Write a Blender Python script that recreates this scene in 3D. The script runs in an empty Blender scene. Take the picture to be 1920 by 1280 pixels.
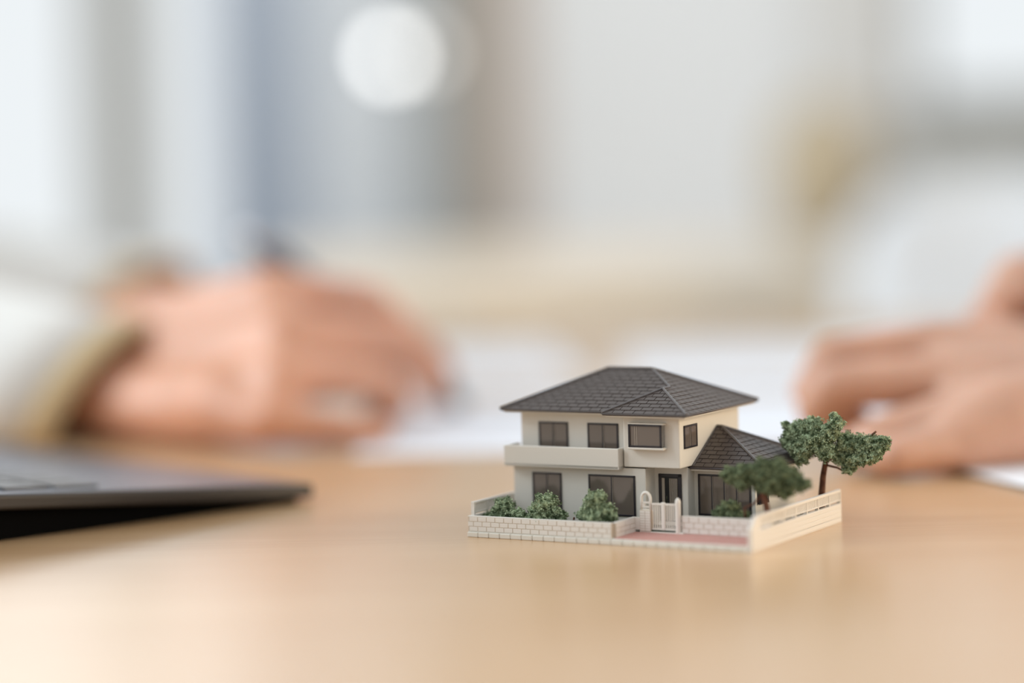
import bpy, bmesh, math, random
import numpy as np
from mathutils import Vector, Matrix, noise
random.seed(7); rng = np.random.default_rng(7)
sc = bpy.context.scene
col = sc.collection
PI = math.pi

# ------------------------------------------------------------------ camera, world, lights, exposure
CAM_H = .115
FPX = 85 / 36 * 1920
th = math.atan((640 - 348) / FPX); roll = math.radians(1.53); az = math.radians(30.0)
FW = Vector((0, math.cos(th), -math.sin(th)))
DN = Vector((0, -math.sin(th), -math.cos(th)))
RX = math.cos(roll) * Vector((1, 0, 0)) + math.sin(roll) * DN
RY = -math.sin(roll) * Vector((1, 0, 0)) + math.cos(roll) * DN
cd = bpy.data.cameras.new('camera'); cam = bpy.data.objects.new('camera', cd); col.objects.link(cam)
cd.lens = 85; cd.sensor_width = 36; cd.clip_start = .01; cd.clip_end = 60
M = Matrix.Identity(4)
for i in range(3):
    M[i][0] = RX[i]; M[i][1] = -RY[i]; M[i][2] = -FW[i]
M[2][3] = CAM_H
cam.matrix_world = M
cd.dof.use_dof = True; cd.dof.focus_distance = .79; cd.dof.aperture_fstop = 2.0
sc.camera = cam
vs = sc.view_settings
vs.view_transform = 'Standard'; vs.look = 'None'; vs.gamma = 1; vs.use_curve_mapping = False
vs.exposure = 0.09

w = bpy.data.worlds.new('world'); sc.world = w; w.use_nodes = True
bg = w.node_tree.nodes['Background']
bg.inputs[0].default_value = (.93, .975, 1.0, 1); bg.inputs[1].default_value = .87

def area(name, loc, target, sx, sy, power, color):
    l = bpy.data.lights.new(name, 'AREA'); l.shape = 'RECTANGLE'; l.size = sx; l.size_y = sy
    l.energy = power; l.color = color
    o = bpy.data.objects.new(name, l); col.objects.link(o); o.location = loc
    o.rotation_euler = (Vector(target) - Vector(loc)).to_track_quat('-Z', 'Y').to_euler()
    return o
area('daylight_side_window', (-2.2, .95, 1.1), (0, 1, 0), 1.8, 1.3, 53, (.88, .95, 1.0))
area('daylight_back_window', (-.95, 4.40, 1.02), (0, 1, 0), 1.5, .7, 4.0, (.94, .98, 1.0))
area('warm_room_lamp', (2.1, .66, .50), (0.05, .8, 0), 1.1, .7, 29, (1.0, .77, .50))

# ------------------------------------------------------------------ helpers
def at(px, py, Z):          # a point the photograph shows at (px, py), Z metres away
    return Vector((0, 0, CAM_H)) + ((px - 960) / FPX * RX + (py - 640) / FPX * RY + FW) * Z
def gp(px, py, z=0.):
    r = (px - 960) / FPX * RX + (py - 640) / FPX * RY + FW
    return Vector((0, 0, CAM_H)) + r * ((z - CAM_H) / r.z)
def empty(name, loc=(0, 0, 0), rz=0):
    o = bpy.data.objects.new(name, None); o.empty_display_size = .02
    o.location = loc; o.rotation_euler = (0, 0, rz); col.objects.link(o); return o
def tag(o, label=None, cat=None, group=None, kind=None):
    if label: o['label'] = label
    if cat: o['category'] = cat
    if group: o['group'] = group
    if kind: o['kind'] = kind
    return o
def link(name, me, mat=None, parent=None, smooth=False):
    if mat and not me.materials: me.materials.append(mat)
    o = bpy.data.objects.new(name, me); col.objects.link(o)
    if parent: o.parent = parent
    if smooth: me.shade_smooth()
    return o
class MB:
    def __init__(s, k=1.): s.v = []; s.f = []; s.k = k
    def add(s, vs, fs):
        n = len(s.v); s.v += [tuple(c * s.k for c in p) for p in vs]; s.f += [tuple(i + n for i in f) for f in fs]; return s
    def box(s, x0, x1, y0, y1, z0, z1):
        x0, x1 = sorted((x0, x1)); y0, y1 = sorted((y0, y1)); z0, z1 = sorted((z0, z1))
        return s.add([(x, y, z) for z in (z0, z1) for (x, y) in ((x0, y0), (x1, y0), (x1, y1), (x0, y1))],
                     [(3, 2, 1, 0), (4, 5, 6, 7), (0, 1, 5, 4), (1, 2, 6, 5), (2, 3, 7, 6), (3, 0, 4, 7)])
    def prism(s, pts, z0, z1):     # pts counter-clockwise
        n = len(pts)
        a = sum(pts[i][0] * pts[(i + 1) % n][1] - pts[(i + 1) % n][0] * pts[i][1] for i in range(n))
        if a < 0: pts = pts[::-1]
        return s.add([(x, y, z0) for x, y in pts] + [(x, y, z1) for x, y in pts],
                     [tuple(range(n))[::-1], tuple(range(n, 2 * n))] + [(i, (i + 1) % n, n + (i + 1) % n, n + i) for i in range(n)])
    def tube(s, path, rad, n=10, cap=True):
        path = [Vector(p) for p in path]
        if not hasattr(rad, '__len__'): rad = [rad] * len(path)
        vs = []; fs = []
        up = None
        for i, p in enumerate(path):
            d = (path[min(i + 1, len(path) - 1)] - path[max(i - 1, 0)]).normalized()
            a = (d.cross(Vector((0, 0, 1))) if up is None else up - d * up.dot(d))
            if a.length < 1e-4: a = d.cross(Vector((1, 0, 0)))
            a.normalize(); up = a; b = d.cross(a)
            for k in range(n):
                t = 2 * PI * k / n
                vs.append(tuple(p + (a * math.cos(t) + b * math.sin(t)) * rad[i]))
        for i in range(len(path) - 1):
            for k in range(n):
                fs.append((i * n + k, i * n + (k + 1) % n, (i + 1) * n + (k + 1) % n, (i + 1) * n + k))
        if cap: fs += [tuple(range(n))[::-1], tuple(range((len(path) - 1) * n, len(path) * n))]
        return s.add(vs, fs)
    def build(s, name, mat, parent=None, bevel=0, seg=2, smooth=False):
        me = bpy.data.meshes.new(name); me.from_pydata(s.v, [], s.f); me.update()
        bm = bmesh.new(); bm.from_mesh(me)
        bmesh.ops.recalc_face_normals(bm, faces=bm.faces)
        if bevel:
            es = [e for e in bm.edges if len(e.link_faces) == 2 and e.calc_face_angle(0) > .35]
            bmesh.ops.bevel(bm, geom=es, offset=bevel, segments=seg, affect='EDGES', profile=.5, clamp_overlap=True)
        bm.to_mesh(me); bm.free()
        return link(name, me, mat, parent, smooth)

def mat(name, color, rough=.5, spec=.5, metal=0., var=0., vscale=40., bump=0., bscale=300., sss=0., coat=0., trans=0., stretch=None, emit=0., sheen=0.):
    m = bpy.data.materials.new(name); m.use_nodes = True
    nt = m.node_tree; b = nt.nodes['Principled BSDF']
    b.inputs['Base Color'].default_value = (*color, 1); b.inputs['Roughness'].default_value = rough
    b.inputs['Specular IOR Level'].default_value = spec; b.inputs['Metallic'].default_value = metal
    if coat: b.inputs['Coat Weight'].default_value = coat; b.inputs['Coat Roughness'].default_value = .15
    if trans: b.inputs['Transmission Weight'].default_value = trans
    if sheen: b.inputs['Sheen Weight'].default_value = sheen
    if sss:
        b.inputs['Subsurface Weight'].default_value = sss; b.inputs['Subsurface Scale'].default_value = .006
        b.inputs['Subsurface Radius'].default_value = (1, .35, .18)
    if emit:
        b.inputs['Emission Color'].default_value = (*color, 1); b.inputs['Emission Strength'].default_value = emit
    if var or bump:
        tc = nt.nodes.new('ShaderNodeTexCoord'); mp = nt.nodes.new('ShaderNodeMapping')
        nt.links.new(tc.outputs['Object'], mp.inputs[0])
        if stretch: mp.inputs['Scale'].default_value = stretch
    if var:
        nz = nt.nodes.new('ShaderNodeTexNoise'); nz.inputs['Scale'].default_value = vscale; nz.inputs['Detail'].default_value = 4
        nt.links.new(mp.outputs[0], nz.inputs['Vector'])
        rp = nt.nodes.new('ShaderNodeValToRGB')
        rp.color_ramp.elements[0].position = .3; rp.color_ramp.elements[1].position = .7
        rp.color_ramp.elements[0].color = (*[c * (1 - var) for c in color], 1)
        rp.color_ramp.elements[1].color = (*[min(1, c * (1 + var)) for c in color], 1)
        nt.links.new(nz.outputs['Fac'], rp.inputs[0]); nt.links.new(rp.outputs[0], b.inputs['Base Color'])
    if bump:
        n2 = nt.nodes.new('ShaderNodeTexNoise'); n2.inputs['Scale'].default_value = bscale
        nt.links.new(mp.outputs[0], n2.inputs['Vector'])
        bp = nt.nodes.new('ShaderNodeBump'); bp.inputs['Strength'].default_value = bump; bp.inputs['Distance'].default_value = .0002
        nt.links.new(n2.outputs['Fac'], bp.inputs['Height']); nt.links.new(bp.outputs[0], b.inputs['Normal'])
    return m

def wood_mat(name, dark, light, rough=.35, spec=.5, coat=0.):
    m = bpy.data.materials.new(name); m.use_nodes = True; nt = m.node_tree; b = nt.nodes['Principled BSDF']
    tc = nt.nodes.new('ShaderNodeTexCoord'); mp = nt.nodes.new('ShaderNodeMapping'); mp.inputs['Scale'].default_value = (1.2, 14, 14)
    nt.links.new(tc.outputs['Object'], mp.inputs[0])
    n1 = nt.nodes.new('ShaderNodeTexNoise'); n1.inputs['Scale'].default_value = 2.2; n1.inputs['Detail'].default_value = 6; n1.inputs['Distortion'].default_value = .6
    nt.links.new(mp.outputs[0], n1.inputs['Vector'])
    mp2 = nt.nodes.new('ShaderNodeMapping'); mp2.inputs['Scale'].default_value = (8, 260, 260)
    nt.links.new(tc.outputs['Object'], mp2.inputs[0])
    n2 = nt.nodes.new('ShaderNodeTexNoise'); n2.inputs['Scale'].default_value = 3; n2.inputs['Detail'].default_value = 3
    nt.links.new(mp2.outputs[0], n2.inputs['Vector'])
    mx = nt.nodes.new('ShaderNodeMath'); mx.operation = 'MULTIPLY_ADD'; mx.inputs[1].default_value = .45
    nt.links.new(n2.outputs['Fac'], mx.inputs[0]); 
    m2 = nt.nodes.new('ShaderNodeMath'); m2.operation = 'MULTIPLY'; m2.inputs[1].default_value = .6
    nt.links.new(n1.outputs['Fac'], m2.inputs[0]); nt.links.new(m2.outputs[0], mx.inputs[2])
    rp = nt.nodes.new('ShaderNodeValToRGB'); rp.color_ramp.elements[0].position = .36; rp.color_ramp.elements[1].position = .66
    rp.color_ramp.elements[0].color = (*dark, 1); rp.color_ramp.elements[1].color = (*light, 1)
    nt.links.new(mx.outputs[0], rp.inputs[0]); nt.links.new(rp.outputs[0], b.inputs['Base Color'])
    b.inputs['Roughness'].default_value = rough; b.inputs['Specular IOR Level'].default_value = spec
    b.inputs['Coat Weight'].default_value = coat; b.inputs['Coat Roughness'].default_value = .22
    return m

# ------------------------------------------------------------------ materials
m_table = wood_mat('light_oak', (.58, .345, .165), (.66, .43, .235), .28, .9, .40)
m_cab = wood_mat('pale_beech', (.80, .70, .57), (.86, .77, .65), .5, .3)
m_cab_shaded = wood_mat('beech_shaded', (.52, .40, .27), (.60, .47, .32), .5, .3)  # darker copy of the beech: light falling off below the top, put into colour
m_cream = mat('cream_plastic', (.76, .72, .66), .42, .4, bump=.15, bscale=900)
m_wall = mat('cream_wall_plastic', (.70, .665, .60), .45, .4, bump=.12, bscale=900)
m_joint = mat('joint_brown_cream', (.60, .51, .41), .6, .3)  # brick joints and wall core, browner than the bricks
m_trimw = mat('white_plastic', (.8, .76, .69), .35, .5)
m_roof = mat('roof_tile_plastic', (.078, .060, .052), .40, .5, var=.12, vscale=500)
m_roofd = mat('roof_edge_plastic', (.06, .048, .055), .3, .6)
m_ridge = mat('ridge_cap_plastic', (.10, .09, .09), .2, .7)
m_frame = mat('black_window_frame', (.018, .015, .02), .3, .5)
m_pane = mat('tinted_pane', (.13, .105, .088), .05, .9)
m_clear = mat('clear_pane', (.9, .92, .92), .03, .5, trans=.9)
m_dark = mat('black_plastic', (.01, .01, .012), .4, .4)
m_silver = mat('pale_door_slat', (.42, .37, .31), .35, .5)
m_soil = mat('dark_garden_ground', (.045, .055, .035), .9, .2, var=.5, vscale=900, bump=.8, bscale=2000)
m_kerb = mat('grey_white_plastic', (.72, .68, .60), .4, .4)
m_trunk = mat('brown_trunk', (.13, .055, .032), .7, .2, var=.4, vscale=500, bump=.6, bscale=1200)
def foliage_mat(name, a, b_):
    m = mat(name, a, .85, .15, var=.01, vscale=650)
    rp = [n for n in m.node_tree.nodes if n.type == 'VALTORGB'][0]
    rp.color_ramp.elements[0].color = (*a, 1); rp.color_ramp.elements[1].color = (*b_, 1)
    rp.color_ramp.elements[0].position = .38; rp.color_ramp.elements[1].position = .62  # steep ramp also paints clump highlights and self-shadow into the greens
    return m
m_leaf = foliage_mat('flock_green', (.07, .105, .05), (.48, .58, .38))
m_leafd = foliage_mat('flock_dark_green', (.06, .085, .045), (.25, .30, .17))
def paving_mat():
    m = mat('pink_paving', (.55, .2, .17), .6, .3); nt = m.node_tree
    tc = nt.nodes.new('ShaderNodeTexCoord'); br = nt.nodes.new('ShaderNodeTexBrick'); br.inputs['Scale'].default_value = 500
    br.inputs['Color1'].default_value = (.58, .19, .17, 1); br.inputs['Color2'].default_value = (.46, .16, .13, 1); br.inputs['Mortar'].default_value = (.62, .42, .36, 1)
    br.inputs['Mortar Size'].default_value = .05
    nt.links.new(tc.outputs['Object'], br.inputs[0]); nt.links.new(br.outputs[0], nt.nodes['Principled BSDF'].inputs['Base Color']); return m
m_pave = paving_mat()
m_skin = mat('skin', (.69, .345, .215), .42, .7, var=.10, vscale=35, sss=.35)
m_skin2 = mat('skin_tanned', (.62, .35, .24), .42, .6, var=.10, vscale=35, sss=.35)
m_nail = mat('nail', (.80, .55, .46), .25, .5)
m_jacket = mat('cream_cloth', (.80, .79, .76), .85, .2, var=.04, vscale=30, bump=.3, bscale=1500, sheen=.2)
m_lining = mat('tan_lining', (.66, .51, .30), .8, .2)
m_shirt = mat('pale_blue_cloth', (.66, .72, .80), .85, .2, bump=.3, bscale=1500)
m_hair = mat('black_hair', (.02, .015, .012), .4, .4)
m_paper = mat('white_paper', (.89, .905, .95), .8, .2)
m_deck = mat('laptop_deck_metal', (.14, .155, .205), .32, .5, metal=.75)
m_side = mat('laptop_side', (.026, .020, .017), .42, .4)
m_black = mat('laptop_underside', (.003, .003, .003), .9, .05)
m_key = mat('key_grey', (.10, .10, .11), .35, .5)
m_chrome = mat('chrome', (.8, .8, .82), .12, .5, metal=1)
m_pen = mat('pen_dark', (.02, .023, .03), .3, .5)
m_floor = mat('floor_carpet', (.42, .40, .37), .9, .1, var=.1, vscale=60)
m_paint = mat('wall_paint', (.88, .89, .90), .8, .2)
m_taupe = mat('taupe_paint', (.74, .64, .57), .8, .2)
m_greywall = mat('grey_paint', (.50, .51, .48), .8, .2)
m_rear = mat('rear_wall_paint', (.60, .60, .60), .8, .2)
m_col = mat('grey_column_paint', (.36, .36, .34), .7, .3)
m_winfr = mat('window_frame_grey', (.40, .39, .36), .5, .4)
m_bulb = mat('bulb_glow', (1, .99, .97), .5, .5, emit=5.5)
m_bulb2 = mat('bulb_glow_dim', (1, .97, .92), .5, .5, emit=1.6)
m_cord = mat('lamp_cord', (.5, .5, .5), .6, .3)
m_chair = mat('white_shell', (.76, .80, .85), .5, .4)
m_rim = mat('grey_chair_rim', (.50, .50, .48), .6, .3)
m_tan = mat('tan_ceramic', (.48, .40, .28), .6, .3)
m_glass = mat('window_glass', (1, 1, 1), .0, .3, trans=1.)
m_glass.node_tree.nodes['Principled BSDF'].inputs['IOR'].default_value = 1.0

# ------------------------------------------------------------------ the room
ZF = -.72
tag(MB().box(-3.2, 3.4, -1.5, 4.7, ZF - .1, ZF).build('floor', m_floor), kind='structure')
YB = 4.5
def wl(name, x0, x1, z0, z1, m, y0=YB, y1=YB + .15):
    return tag(MB().box(x0, x1, y0, y1, z0, z1).build(name, m), kind='structure')
wl('wall_back', -3.2, -1.75, ZF, 1.75, m_paint)
wl('wall_back', -1.75, -.13, ZF, -.16, m_paint)
wl('wall_back', -1.75, -.13, 1.4, 1.75, m_paint)
wl('wall_back', -.055, .05, ZF, 1.75, m_taupe)
wl('wall_back', .05, .74, ZF, 1.75, m_paint)
wl('wall_back', .74, 2.4, ZF, .22, m_greywall)
wl('wall_back', .74, 2.4, 1.4, 1.75, m_greywall)
wl('wall_back', 2.4, 3.4, ZF, 1.75, m_paint)
wl('wall_rear', -3.2, 3.4, ZF, 1.75, m_rear, -1.65, -1.5)
wl('trim_1', -.14, -.055, ZF, 1.75, m_col, YB - .14, YB + .15)
wl('trim_2', .575, .68, ZF, 1.75, mat('beige_trim', (.76, .74, .71), .7, .2), YB - .05, YB)
def window(n, x0, x1, z0, z1, bars, sill=True):
    r = empty('window_%d' % n, ((x0 + x1) / 2, YB + .05, z0)); tag(r, kind='structure')
    cx = (x0 + x1) / 2; t = .04
    b = MB().box(x0 - cx, x1 - cx, 0, .05, 0, t).box(x0 - cx, x1 - cx, 0, .05, z1 - z0 - t, z1 - z0)
    b.box(x0 - cx, x0 - cx + t, 0, .05, t, z1 - z0 - t).box(x1 - cx - t, x1 - cx, 0, .05, t, z1 - z0 - t)
    b.build('window_frame', m_winfr, r)
    for (a, wd) in bars:
        MB().box(a - wd / 2 - cx, a + wd / 2 - cx, -.005, .055, t, z1 - z0 - t).build('mullion', m_winfr, r)
    MB().box(x0 - cx + t, x1 - cx - t, .022, .026, t, z1 - z0 - t).build('pane', m_glass, r)
    if sill: MB().box(x0 - cx - .02, x1 - cx + .02, -.12, 0, -.03, 0).build('window_sill', m_winfr, r)
window(1, -1.75, -.14, -.16, 1.4, [(-.725, .12), (-1.25, .05)])
window(2, .74, 2.4, .22, 1.4, [(1.6, .05)])

def blind(x0, x1, z0, z1, y, label, sm_):
    r = empty('window_blind', ((x0 + x1) / 2, y, z1)); tag(r, label, 'blind')
    h = (x1 - x0) / 2
    MB().box(-h, h, -.02, .02, -.04, 0).build('head_rail', m_winfr, r)
    MB().box(-h, h, -.012, .012, z0 - z1 - .02, z0 - z1).build('bottom_rail', m_winfr, r)
    sm = MB(); sm.add([(-h, -.012, -.006), (h, -.012, -.006), (h, 0, .0015), (-h, 0, .0015), (h, .012, .006), (-h, .012, .006),
                       (-h, -.012, -.007), (h, -.012, -.007), (h, 0, .0005), (-h, 0, .0005), (h, .012, .005), (-h, .012, .005)],
                      [(0, 1, 2, 3), (3, 2, 4, 5), (9, 8, 7, 6), (11, 10, 8, 9), (0, 6, 7, 1), (5, 4, 10, 11), (0, 3, 9, 6), (3, 5, 11, 9), (1, 7, 8, 2), (2, 8, 10, 4)])
    first = sm.build('slat', sm_, r)
    n = int((z1 - z0 - .05) / .022)
    for i in range(n):
        o = first if i == 0 else first.copy()
        if i: col.objects.link(o)
        o.location = (0, 0, -.055 - i * .022); o.rotation_euler = (math.radians(22), 0, 0)
    for s in (-.6, .6): MB().tube([(s * h, -.016, z0 - z1), (s * h, -.016, 0)], .0012, 6).build('ladder_cord', m_cord, r)
blind(-.53, -.36, -.13, 1.38, YB - .06, 'narrow darker blue-grey slatted blind, left of the paler blind', mat('blind_slat_dark', (.36, .41, .49), .5, .4))
blind(-.355, -.15, -.13, 1.38, YB - .06, 'pale grey slatted blind beside the dark grey column', mat('blind_slat_pale', (.70, .72, .74), .5, .4))

# sideboard beyond the table
sb = tag(empty('sideboard', (.30, 3.35, ZF)), 'long low pale wooden sideboard standing behind the table', 'sideboard')
MB().box(-.62, 1.0, -.225, .22, .672, .74).build('top', m_cab, sb, .004)
MB().box(-.60, .98, -.20, .20, .10, .672).build('carcass', m_cab_shaded, sb, .003)
for i in range(4):
    x0 = -.59 + i * .392
    d = MB().box(x0 + .005, x0 + .385, -.218, -.20, .12, .665).build('door', m_cab_shaded, sb, .003)
    MB().box(x0 + .18, x0 + .21, -.232, -.218, .60, .66).build('handle', m_chrome, d, .003)
for x in (-.55, .93):
    for y in (-.16, .16): MB().box(x - .02, x + .02, y - .02, y + .02, 0, .10).build('leg', m_cab, sb, .003)

# white armchair behind, right
ch = tag(empty('armchair', (.63, 2.82, ZF)), 'white rounded armchair behind the right-hand person, against the grey wall', 'chair')
def shell(rx, ry, z0, z1, t, a0, a1, n=28, k=9):
    b = MB(); vs = []; fs = []
    for j in range(k + 1):
        z = z0 + (z1 - z0) * j / k
        for side in (0, 1):
            for i in range(n + 1):
                a = a0 + (a1 - a0) * i / n
                top = z1 - .16 * (abs(i / n - .5) * 2) ** 2.2
                zz = z0 + (top - z0) * j / k
                q = t * (0 if side else 1) ; sh = 1 - .10 * (j / k) ** 3
                vs.append(((rx - q) * math.cos(a) * (1 + .12 * j / k) * sh, (ry - q) * math.sin(a) * (1 + .12 * j / k) * sh, zz))
    N = n + 1
    for j in range(k):
        for i in range(n):
            o_ = j * 2 * N; p_ = (j + 1) * 2 * N
            fs.append((o_ + i, o_ + i + 1, p_ + i + 1, p_ + i)); fs.append((o_ + N + i + 1, o_ + N + i, p_ + N + i, p_ + N + i + 1))
    for i in range(n):
        p_ = k * 2 * N; fs.append((p_ + i, p_ + i + 1, p_ + N + i + 1, p_ + N + i)); fs.append((i + 1, i, N + i, N + i + 1))
    for j in range(k):
        o_ = j * 2 * N; p_ = (j + 1) * 2 * N
        fs.append((o_, p_, p_ + N, o_ + N)); fs.append((o_ + n, o_ + N + n, p_ + N + n, p_ + n))
    b.add(vs, fs); return b
shell(.23, .23, .38, .835, .035, -PI * .08, PI * 1.08).build('backrest', m_chair, ch, smooth=True)
MB().prism([(.19 * math.cos(a * PI / 10), .18 * math.sin(a * PI / 10) - .02) for a in range(20)], .38, .47).build('seat_cushion', m_chair, ch, .015)
MB().prism([(.19 * math.cos(a * PI / 10), .18 * math.sin(a * PI / 10) - .02) for a in range(20)], .34, .38).build('seat_frame', m_rim, ch, .005)
for sx in (-1, 1):
    for sy in (-1, 1): MB().tube([(sx * .13, sy * .13, .36), (sx * .21, sy * .2, 0)], [.014, .009]).build('leg', m_tan, ch)
# tan cushion-like bag and grey lamp behind the chair
cs = tag(MB().tube([(0, 0, 0), (0, 0, .03), (0, 0, .20), (0, 0, .30), (0, 0, .36), (0, 0, .37)], [.05, .10, .13, .11, .055, .045], 24).build('floor_vase', m_tan, None, smooth=True),
         'tan vase standing on the sideboard end before the beige strip', 'vase')
cs.location = (.435, 3.35, ZF + .74); cs.scale = (.6, .6, .56)
gl = tag(empty('storage_box', (.62, 3.35, ZF + .74)), 'grey lidded box on the sideboard, right of the tan vase', 'box')
MB().box(-.10, .10, -.1, .1, 0, .09).build('body', m_rim, gl, .006)
MB().box(-.105, .105, -.105, .105, .09, .115).build('lid', m_rim, gl, .006)

def add_bokeh_bulb(px, py, Z, m, r, label):  # added bulb, hanging form made up, to give a blurred light disc
    p = at(px, py, Z)
    o = tag(empty('bokeh_bulb', p), label, 'lamp')
    bm = bmesh.new(); bmesh.ops.create_uvsphere(bm, u_segments=20, v_segments=14, radius=r)
    me = bpy.data.meshes.new('bulb'); bm.to_mesh(me); bm.free(); link('bulb', me, m, o, True)
    MB().tube([(0, 0, r * .8), (0, 0, r * 1.8), (0, 0, r * 2)], [r * .55, r * .5, r * .2], 14).build('lamp_socket', m_cord, o)
    MB().tube([(0, 0, r * 2), (0, 0, 1.75 - p.z)], .0015, 6).build('cord', m_cord, o)
add_bokeh_bulb(733, 105, 4.05, m_bulb, .018, 'bright small bulb added in front of the blue-grey blind for a blurred light disc')
add_bokeh_bulb(800, 100, 4.0, m_bulb2, .016, 'dim bulb added just right of the bright one for a second light disc')

# ------------------------------------------------------------------ table
tb = tag(empty('table', (.03, .8, ZF)), 'light oak table under the model house and papers', 'table')
MB().box(-.54, .54, -1.1, 1.05, .69, .72).build('tabletop', m_table, tb, .003)
MB().box(-.46, .46, -1.0, .97, .64, .69).build('apron', m_table, tb)
for sx in (-1, 1):
    for y in (-1.0, .91): MB().box(sx * .43 - .03, sx * .43 + .03, y, y + .06, 0, .69).build('leg', m_table, tb, .004)

# ------------------------------------------------------------------ model house (millimetres: u to the left along the front, v to the back)
CR = gp(1410, 1037)
H = tag(empty('model_house', CR, -az), 'miniature two-storey cream house with grey tiled roof on its walled garden base', 'model house')
def Q(u, v, z): return (-u, v, z)
class HB(MB):
    def __init__(s): super().__init__(.001)
    def b(s, u0, u1, v0, v1, z0, z1): return s.box(-u0, -u1, v0, v1, z0, z1)
    def pr(s, pts, z0, z1): return s.prism([(-u, v) for u, v in pts], z0, z1)
def hb(*a): return HB().b(*a)

# base
base = hb(0, 102.5, .9, 72, .0, 2.0).build('base_slab', m_kerb, H, .0002)
stone = None
for i in range(25):
    if stone is None: stone = hb(0, 4.0, 0, 1.0, 0, 1.65).build('kerb_stone', m_kerb, base, .0002, 1)
    else:
        o = stone.copy(); col.objects.link(o); stone_i = o; o.location = (-i * 4.1 * .001, 0, 0)
soil = HB().pr([(1.4, 17.9), (1.4, 71.5), (101, 71.5), (101, 2.4), (50, 2.4), (50, 15.5), (33, 15.5), (33, 17.9)], 2.0, 3.0).build('garden_ground', m_soil, H)
HB().b(1.3, 48.2, 1.2, 17, 2.0, 2.25).build('paving', m_pave, H)

# brick walls
def brick_wall(name, kind, fixed, a0, a1, z0, z1, rows, L, thick, outward, first_off=0.0, hidden=False):
    # kind 'v': runs along u at v=fixed (face looks to -v). kind 'u': runs along v at u=fixed (face looks to smaller u)
    if kind == 'v': core = hb(a0, a1, fixed, fixed + thick, z0, z1)
    else: core = hb(fixed, fixed + thick, a0, a1, z0, z1)
    w_ = core.build(name, m_joint, H, .0001)
    (hb(a0, a1, fixed - .05, fixed + thick, z1 - .35, z1 + .06) if kind == 'v' else hb(fixed - .05, fixed + thick, a0, a1, z1 - .35, z1 + .06)).build('coping', m_cream, w_, .0001, 1)
    rh = (z1 - z0 - .25) / rows; cache = {}
    for r in range(rows):
        a = a0 - (L / 2 if r % 2 else 0) - first_off
        while a < a1 - .3:
            s, e = max(a, a0) + .12, min(a + L, a1) - .12
            a += L
            if e - s < .5: continue
            key = round(e - s, 2)
            zz = z0 + r * rh
            if key not in cache:
                if kind == 'v': o = hb(0, e - s, -.14, .1,   .10, rh - .10)
                else: o = hb(-.14, .1, 0, e - s,   .10, rh - .10)
                o = o.build('brick', m_cream, w_, .00007, 1); cache[key] = o.data
            else:
                o = bpy.data.objects.new('brick', cache[key]); col.objects.link(o); o.parent = w_
            if kind == 'v': o.location = (-s * .001, fixed * .001, zz * .001)
            else: o.location = (-fixed * .001, s * .001, zz * .001)
    return w_
brick_wall('garden_wall', 'v', .9, 49.2, 102.5, 1.9, 6.9, 3, 3.3, 1.4, 0)
brick_wall('garden_wall', 'u', 48.2, 2.2, 17.0, 2.0, 6.9, 3, 6.4, 1.5, 0)
brick_wall('garden_wall', 'v', 16.5, 1.3, 32.0, 2.2, 7.9, 3, 3.5, 1.3, 0)

# right-hand boundary wall with horizontal planks, open slot and balustrade
rw = HB().add([Q(0, .0, .0), Q(0, 72.5, .0), Q(0, 72.5, 6.4), Q(0, 0, 6.4), Q(1.3, 0, 0), Q(1.3, 72.5, 0), Q(1.3, 72.5, 6.4), Q(1.3, 0, 6.4)],
              [(0, 1, 2, 3), (7, 6, 5, 4), (3, 2, 6, 7), (0, 3, 7, 4), (1, 5, 6, 2), (0, 4, 5, 1)]).build('boundary_wall', m_cream, H)
for k in range(4):
    hb(-.16, .1, .2, 72.4, .25 + k * 1.55, 1.68 + k * 1.55).build('plank', m_cream, rw, .00012, 1)
HB().add([Q(u, v, z) for u in (0, 1.3) for v, z in ((0, 6.3), (6, 6.3), (6, 11), (3.2, 10.8), (0, 7.4))],
         [(0, 1, 2, 3, 4), (9, 8, 7, 6, 5), (0, 5, 6, 1), (1, 6, 7, 2), (2, 7, 8, 3), (3, 8, 9, 4), (4, 9, 5, 0)]).build('end_block', m_cream, rw, .00012, 1)
hb(0, 1.3, 5.5, 72.5, 10.1, 11).build('top_rail', m_cream, rw, .00015)
hb(.1, 1.2, 5.5, 72.5, 7.15, 7.6).build('bottom_rail', m_cream, rw, .0001, 1)
bal = None; v = 7.0
while v < 72:
    if bal is None: bal = hb(.25, 1.0, 0, .60, 7.6, 10.1).build('baluster', m_cream, rw); o = bal
    else: o = bal.copy(); col.objects.link(o)
    o.location = (0, v * .001, 0); v += .95
for k in range(8):
    hb(.05, 1.3, 6 + k * 9.4, 6.7 + k * 9.4, 6.3, 10.2).build('fence_post', m_cream, rw)
# left-hand boundary
lw = hb(101.2, 102.5, 2.3, 72, 2, 6.9).build('boundary_wall', m_cream, H, .0001, 1)
hb(101.2, 102.4, 3.0, 72, 10.6, 11.3).build('top_rail', m_cream, lw, .0001, 1)
hb(101.2, 102.4, 3.0, 72, 7.4, 7.9).build('bottom_rail', m_cream, lw, .0001, 1)
for k in range(9): hb(101.2, 102.4, 3.0 + k * 8.5, 3.7 + k * 8.5, 6.9, 10.8).build('fence_post', m_cream, lw)
bal = None; v = 4.2
while v < 71.5:
    if bal is None: bal = hb(101.5, 102.1, 0, .60, 7.9, 10.6).build('baluster', m_cream, lw); o = bal
    else: o = bal.copy(); col.objects.link(o)
    o.location = (0, v * .001, 0); v += .95

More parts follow.
